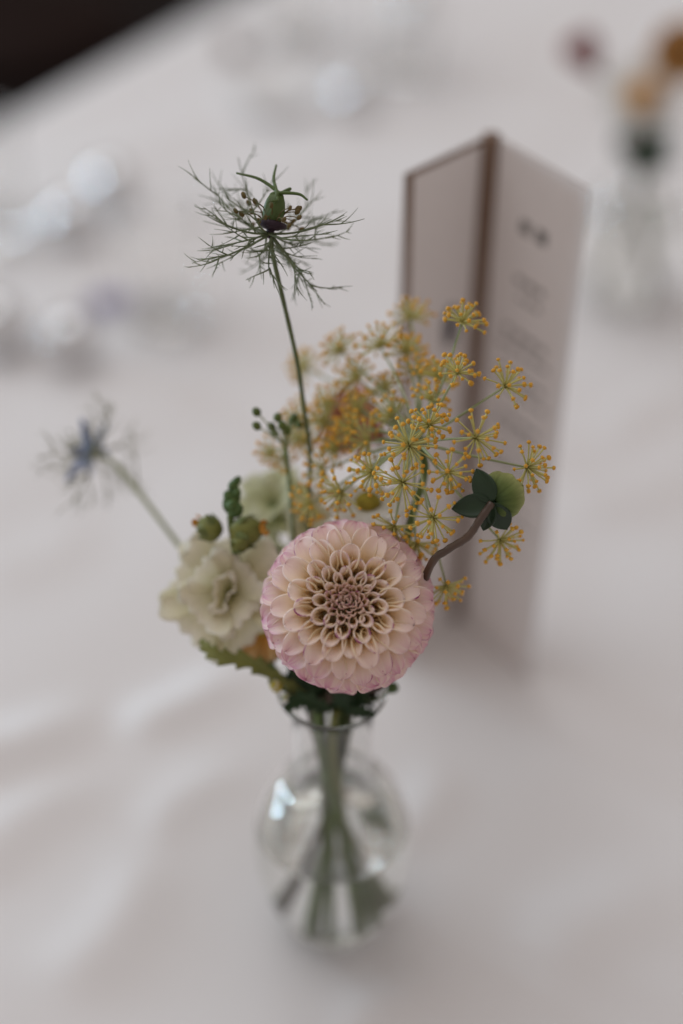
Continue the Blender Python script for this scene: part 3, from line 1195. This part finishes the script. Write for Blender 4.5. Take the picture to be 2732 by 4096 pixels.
def leaf_sprig():
    o = stem_pts([P(1300, 2800, 39.5)], 215)[0]
    t = thing('leaf_sprig', 'long toothed green leaf curling out to the side below the cream bloom', 'leaf', o)
    stem(t, [P(1255, 2800, 39.6), P(1180, 2762, 39.2)], 215, 0.10, M['stemg'], 0.07, back=70)
    serrated(None, [P(1215, 2775, 39.3), P(1110, 2715, 38.9), P(1000, 2650, 38.6), P(890, 2628, 38.4), P(830, 2595, 38.5), P(803, 2560, 38.7)], 0.22, 8, M['olive'], t)
    return t


leaf_sprig()


def dark_foliage():
    o = stem_pts([P(1300, 2800, 39.5)], 270)[0]
    t = thing('leaf_sprig', 'dark green leaves crowding the mouth of the dahlia vase', 'leaf', o)
    stem(t, [P(1350, 2850, 39.7), P(1350, 2815, 39.7)], 275, 0.16, M['olive'], 0.06, back=60)
    L_ = [((1340, 2830), (1200, 2740), (1110, 2720), 39.4, .42), ((1320, 2840), (1210, 2800), (1140, 2840), 38.9, .26), ((1330, 2830), (1290, 2740), (1230, 2680), 39.9, .40),
          ((1360, 2830), (1400, 2740), (1420, 2680), 39.9, .42), ((1370, 2835), (1450, 2790), (1510, 2730), 39.6, .34), ((1380, 2840), (1450, 2850), (1500, 2860), 38.9, .16),
          ((1330, 2835), (1330, 2770), (1320, 2700), 39.6, .40), ((1375, 2830), (1420, 2800), (1470, 2770), 39.3, .30), ((1300, 2835), (1240, 2790), (1170, 2790), 39.7, .34), ((1350, 2830), (1370, 2780), (1385, 2720), 39.2, .36)]
    for A, B, C_, d, W in L_:
        serrated(None, [P(*A, d + .2), P(*B, d), P(*C_, d - .3)], W, 5, M['dgreen'], t)
    return t


dark_foliage()


def small_bud_sprig(label, head, mid, ang, back, r, mat, open_=False):
    c = P(*head)
    t = thing('flower_bud', label, 'flower bud', stem_pts([c], ang)[0])
    stem(t, [P(*mid), c], ang, 0.06, M['stemd'], 0.05, back=back)
    mb = MB()
    mb.blob(c, r, c - P(*mid), 1.0, 16, 10, bump=.05)
    b = mb.build('bud', mat, t)
    a, w, x = frame(c - P(*mid))
    for k in range(7):
        an = k * .8976
        rho = w * math.cos(an) + x * math.sin(an)
        mb = petal(c - a * r * .5 + rho * r * .5, rho * .6 + a, -rho, r * 1.3, r * .42, pr_round, cup=.4, curl=.5)
        mb.build('petal' if open_ else 'sepal', M['daisy'] if open_ else M['green'], b, thick=.015)


small_bud_sprig('round dark green bud on a thin stalk at the right of the vase mouth', (1570, 2752, 38.9), (1500, 2800, 39.2), 350, 170, 0.16, M['green'])
small_bud_sprig('tiny cream daisy bud beside the dark leaves at the vase mouth', (1105, 2745, 38.7), (1190, 2790, 39.2), 205, 25, 0.17, M['yolk'], True)
small_bud_sprig('tiny pale bud hanging just over the vase rim', (1145, 2790, 38.8), (1200, 2815, 39.2), 220, 45, 0.11, M['cream'], True)

# ------------------------------------------------------------------ menu card
CH = 20.5
cs, cr, cl = V((4.90, 14.22, 0)), V((7.46, 10.58, 0)), V((2.13, 11.53, 0))
card = thing('menu_card', 'white folded menu card with brown backing standing behind the flowers', 'card', cs)
Z = V((0, 0, 1))
for side, e in (('r', cr), ('l', cl)):
    d = (e - cs).normalized()
    n = d.cross(Z)
    if n.y > 0:
        n = -n
    Ln = (e - cs).length
    mid = cs + d * (Ln * .5) + Z * (CH / 2 + .02)
    mb = MB()
    mb.box(mid, d, n, Z, Ln / 2, 0.04, CH / 2)
    mb.build('cover_panel', M['kraft'], card, smooth=False)
    pm = cs + d * (Ln * .5 + (0.30 if side == 'r' else 0.12)) + Z * (CH / 2 + (.05 if side == 'r' else -.05)) + n * 0.065
    hw = Ln / 2 - (0.20 if side == 'r' else 0.42)
    mb = MB()
    mb.box(pm, d, n, Z, hw, 0.018, CH / 2 - (0.02 if side == 'r' else .08))
    pg = mb.build('page', M['paper'], card, smooth=False)
    rnd = random.Random(31)
    if side == 'r':
        rows = [(18.2, .28, .75, 2, 0), (16.3, .13, .75, 3, 0), (15.7, .10, .55, 3, 0), (14.3, .13, 1.1, 4, 0), (13.7, .1, 1.3, 5, 0), (12.7, .13, 1.2, 4, 0), (12.1, .1, 1.4, 5, 0),
                (10.9, .13, 1.0, 4, 0), (10.3, .1, 1.3, 5, 0), (9.2, .13, 1.1, 4, 0), (8.6, .1, 1.3, 5, 0), (7.2, .13, .9, 3, 0), (6.6, .1, 1.2, 5, 0), (5.2, .1, .9, 4, 0)]
        for z, hh, hl, nw, _ in rows:
            mb = MB()
            x = -hl
            for k in range(nw):
                ww = 2 * hl / nw
                L1 = ww * rnd.uniform(.6, .88)
                mb.box(V((pm.x, pm.y, z)) + d * (x + L1 / 2) + n * 0.021, d, n, Z, L1 / 2, 0.002, hh * .8)
                x += ww
            mb.build('printed_line', M['ink'], pg, smooth=False)
    else:
        mb = MB()
        mb.lathe([(0, 0.0), (0.36, 0.0), (0.36, 0.004), (0, 0.004)], 24, V((0, 0, 0)), n)
        c0 = V((pm.x, pm.y, 14.2)) - d * 0.55 + n * 0.019
        mb.v = [c0 + d * p.dot(d) + Z * (p.z * 2.3) + n * p.dot(n) for p in mb.v]
        mb.build('printed_emblem', M['inkd'], pg, smooth=False)
mb = MB()
bis = ((cr - cs).normalized() + (cl - cs).normalized()).normalized()
mb.tube([cs + bis * .16 + Z * 0.02, cs + bis * .16 + Z * (CH + .06)], 0.30, 12)
mb.build('spine', M['kraft'], card)

# ------------------------------------------------------------------ flowers in the vase behind the card
O2 = RV
WB = P(2565, 385, 68.0)


def far_flower(name, label, cat, c, ax, mat, R, n, ang, rows=2):
    t = thing(name, label, cat, stem_pts([c], ang, o=O2)[0])
    a, w, x = frame(ax)
    for j in range(rows):
        op = (1.1, .6, .25)[j] if rows > 1 else .35
        for k in range(n):
            an = k * 2 * math.pi / n + j
            rho = w * math.cos(an) + x * math.sin(an)
            mb = petal(c, rho * math.sin(op) + a * math.cos(op), a * math.sin(op) - rho * math.cos(op), R * (1 - .18 * j), R * .38, pr_round, cup=.4, curl=.3 if j else 0)
            mb.build('petal', mat, t, thick=.03)
    p = stem_pts([(c + O2 + V((0, 0, 10))) * .5 + V((0, 0, .4)), c], ang, o=O2)
    mb = MB()
    mb.tube(p, .1, 7)
    mb.build('stem', M['olive'], t)
    return t


far_flower('red_flower_bud', 'dusky red slender flower rising over the vase behind the menu card', 'flower', P(2385, 300, 69), (P(2330, 200, 69) - P(2390, 310, 69)), M['redbud'], 2.2, 6, 160, 1)
far_flower('orange_flower', 'bright orange flower at the rim of the vase behind the menu card', 'flower', P(2725, 225, 67), (CAM - WB) + V((0, 0, 20)), M['orange'], 1.7, 8, 20)
daisy(None, WB, (CAM - WB).normalized() + V((-.2, 0, .2)), 1.9, 16, 'white flower with orange centre in the vase behind the menu card', [(WB + O2 + V((0, 0, 10))) * .5], 300, 120, dm='budlip', dr=.75, so=O2)
t = thing('leaf_sprig', 'dark leaves at the mouth of the vase behind the menu card', 'leaf', stem_pts([O2 + V((0, 0, 10))], 200, o=O2)[0])
p = stem_pts([O2 + V((0, -.3, 10.6))], 200, o=O2)
mb = MB()
mb.tube(p, .2, 8)
mb.build('stem', M['stemb'], t)
for k, (u, v) in enumerate(((2460, 570), (2500, 610), (2560, 610), (2640, 660), (2600, 690), (2690, 560))):
    e = P(u, v, 69.0 - .3 * k)
    b0 = P(2590, 660, 69.5)
    serrated(None, [b0, (b0 + e) * .5 + V((0, 0, .3)), e], 1.1, 4, M['dgreen'], t)


# ------------------------------------------------------------------ glassware and cutlery further back
def tumbler(o, r, h, label, stemmed=False):
    t = thing('drinking_glass', label, 'glass', tuple(o), 'drinking glasses on the table')
    mb = MB()
    if stemmed:
        prof = [(0, 0.0), (r * .85, 0.0), (r * .87, .08), (r * .3, .3), (.35, .7), (.33, h * .42), (.6, h * .48), (r * .75, h * .58), (r, h * .75), (r * .95, h * .9), (r * .88, h),
                (r * .86, h), (r * .92, h * .9), (r - .12, h * .75), (r * .70, h * .60), (.4, h * .51), (0, h * .50)]
        prof = prof[:3] + smooth_prof(prof[3:11], 4) + smooth_prof(prof[11:], 4)
    else:
        prof = [(0, 0.05), (r * .70, 0.0), (r * .78, .15), (r * .86, h * .35), (r * .94, h * .7), (r, h - .1), (r, h - .03), (r - .04, h + .03), (r - .10, h + .03), (r - .14, h - .03), (r - .14, h - .1), (r * .94 - .16, h * .7), (r * .86 - .18, h * .35), (r * .7, .9), (0, .8)]
    mb.lathe(prof, 56)
    mb.v = [p + V(o) for p in mb.v]
    mb.build('glass_body', M['glass'], t, sharp=50)
    return t


tumbler(SPOT['tumbler_a'], 2.3, 6.5, 'clear squat tumbler standing alone on the cloth left of the seed head')
tumbler(SPOT['tumbler_b'], 2.8, 6.5, 'low clear glass near the table edge beyond the squat tumbler')
tumbler(SPOT['glass_d'], 2.6, 9, 'clear glass by the far table edge behind the white china dish')
tumbler(SPOT['glass_e'], 2.7, 9, 'clear glass standing behind the menu card towards the far side')

# white china dish with a folded edge, and a spoon
o = G(1100, 425)
t = thing('china_dish', 'small white china dish on the cloth beyond the seed head', 'dish', tuple(o))
mb = MB()
prof = smooth_prof([(0.0, .25), (1.2, .25), (2.2, .75), (2.6, 1.1), (2.66, 1.08), (2.3, .6), (1.3, .02)], 4) + [(0, .02)]
mb.lathe(prof, 40)
mb.v = [p + o for p in mb.v]
mb.build('dish_body', M['china'], t)

# a brown stopper and a fallen lavender petal
o = G(940, 225)
t = thing('cork_stopper', 'small brown stopper lying on the cloth near the far table edge', 'stopper', tuple(o))
mb = MB()
mb.lathe(smooth_prof([(0, 0), (.62, 0), (.70, .15), (.78, 1.0), (.72, 1.15), (0, 1.18)], 3), 24)
mb.v = [p + o for p in mb.v]
mb.build('stopper_body', M['kraft'], t)
o = G(425, 1235)
t = thing('fallen_blossom', 'lavender blossom lying on the cloth beside the squat tumbler', 'blossom', tuple(o))
for k in range(4):
    an = k * 1.5708 + .4
    mb = petal(o + Z_ * .12, V((math.cos(an), math.sin(an), .25)), Z_, 1.0, .5, pr_round, cup=.3, curl=.3, ruf=.04)
    mb.build('petal', M['lav'], t, thick=.02)

# made-up mirror balls, added so the window lamps give blurred glints here
for (u, v, rr, lab) in ((1418, 450, 1.4, 'mirror ball added for a glint beside the small white dish'), (1660, 95, 1.5, 'mirror ball added for a glint at the far side beyond the far glass'),
                        (455, 815, 1.4, 'mirror ball added for a glint between the lavender blossom and the table edge'), (300, 960, 1.4, 'mirror ball added for a glint by the low glass near the edge'),
                        (295, 1445, 1.4, 'mirror ball added for a glint on the cloth behind the blue nigella flower'), (5, 1405, 1.6, 'largest mirror ball added for a glint, beside the one behind the blue nigella')):
    q = G(u, v)
    mb = MB()
    mb.blob(q + Z * rr * .97, rr, Z, .97, 32, 20)
    tag(mb.build('added_glint_ball', M['steel'], origin=q), lab, 'ball', 'mirror balls added for glints')

# ------------------------------------------------------------------ dark chair beyond the table edge
co = V((-40, 150, -74))
t = thing('chair', 'dark wooden chair with brown cushion past the table', 'chair', tuple(co))
ux, uy = ED, EN
mb = MB()
mb.box(co + Z * 43, ux, uy, Z, 21, 21, 2)
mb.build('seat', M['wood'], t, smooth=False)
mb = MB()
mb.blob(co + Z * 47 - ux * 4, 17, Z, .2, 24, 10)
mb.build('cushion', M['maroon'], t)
for i in (-1, 1):
    for j in (-1, 1):
        mb = MB()
        top = 90 if j < 0 else 41
        mb.box(co + ux * 19 * i + uy * 19 * j + Z * (top / 2), ux, uy, Z, 1.8, 1.8, top / 2)
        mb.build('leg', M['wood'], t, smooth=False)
for z in (60, 72, 84):
    mb = MB()
    mb.box(co - uy * 19 + Z * z, ux, uy, Z, 17.1, 1.0, 3)
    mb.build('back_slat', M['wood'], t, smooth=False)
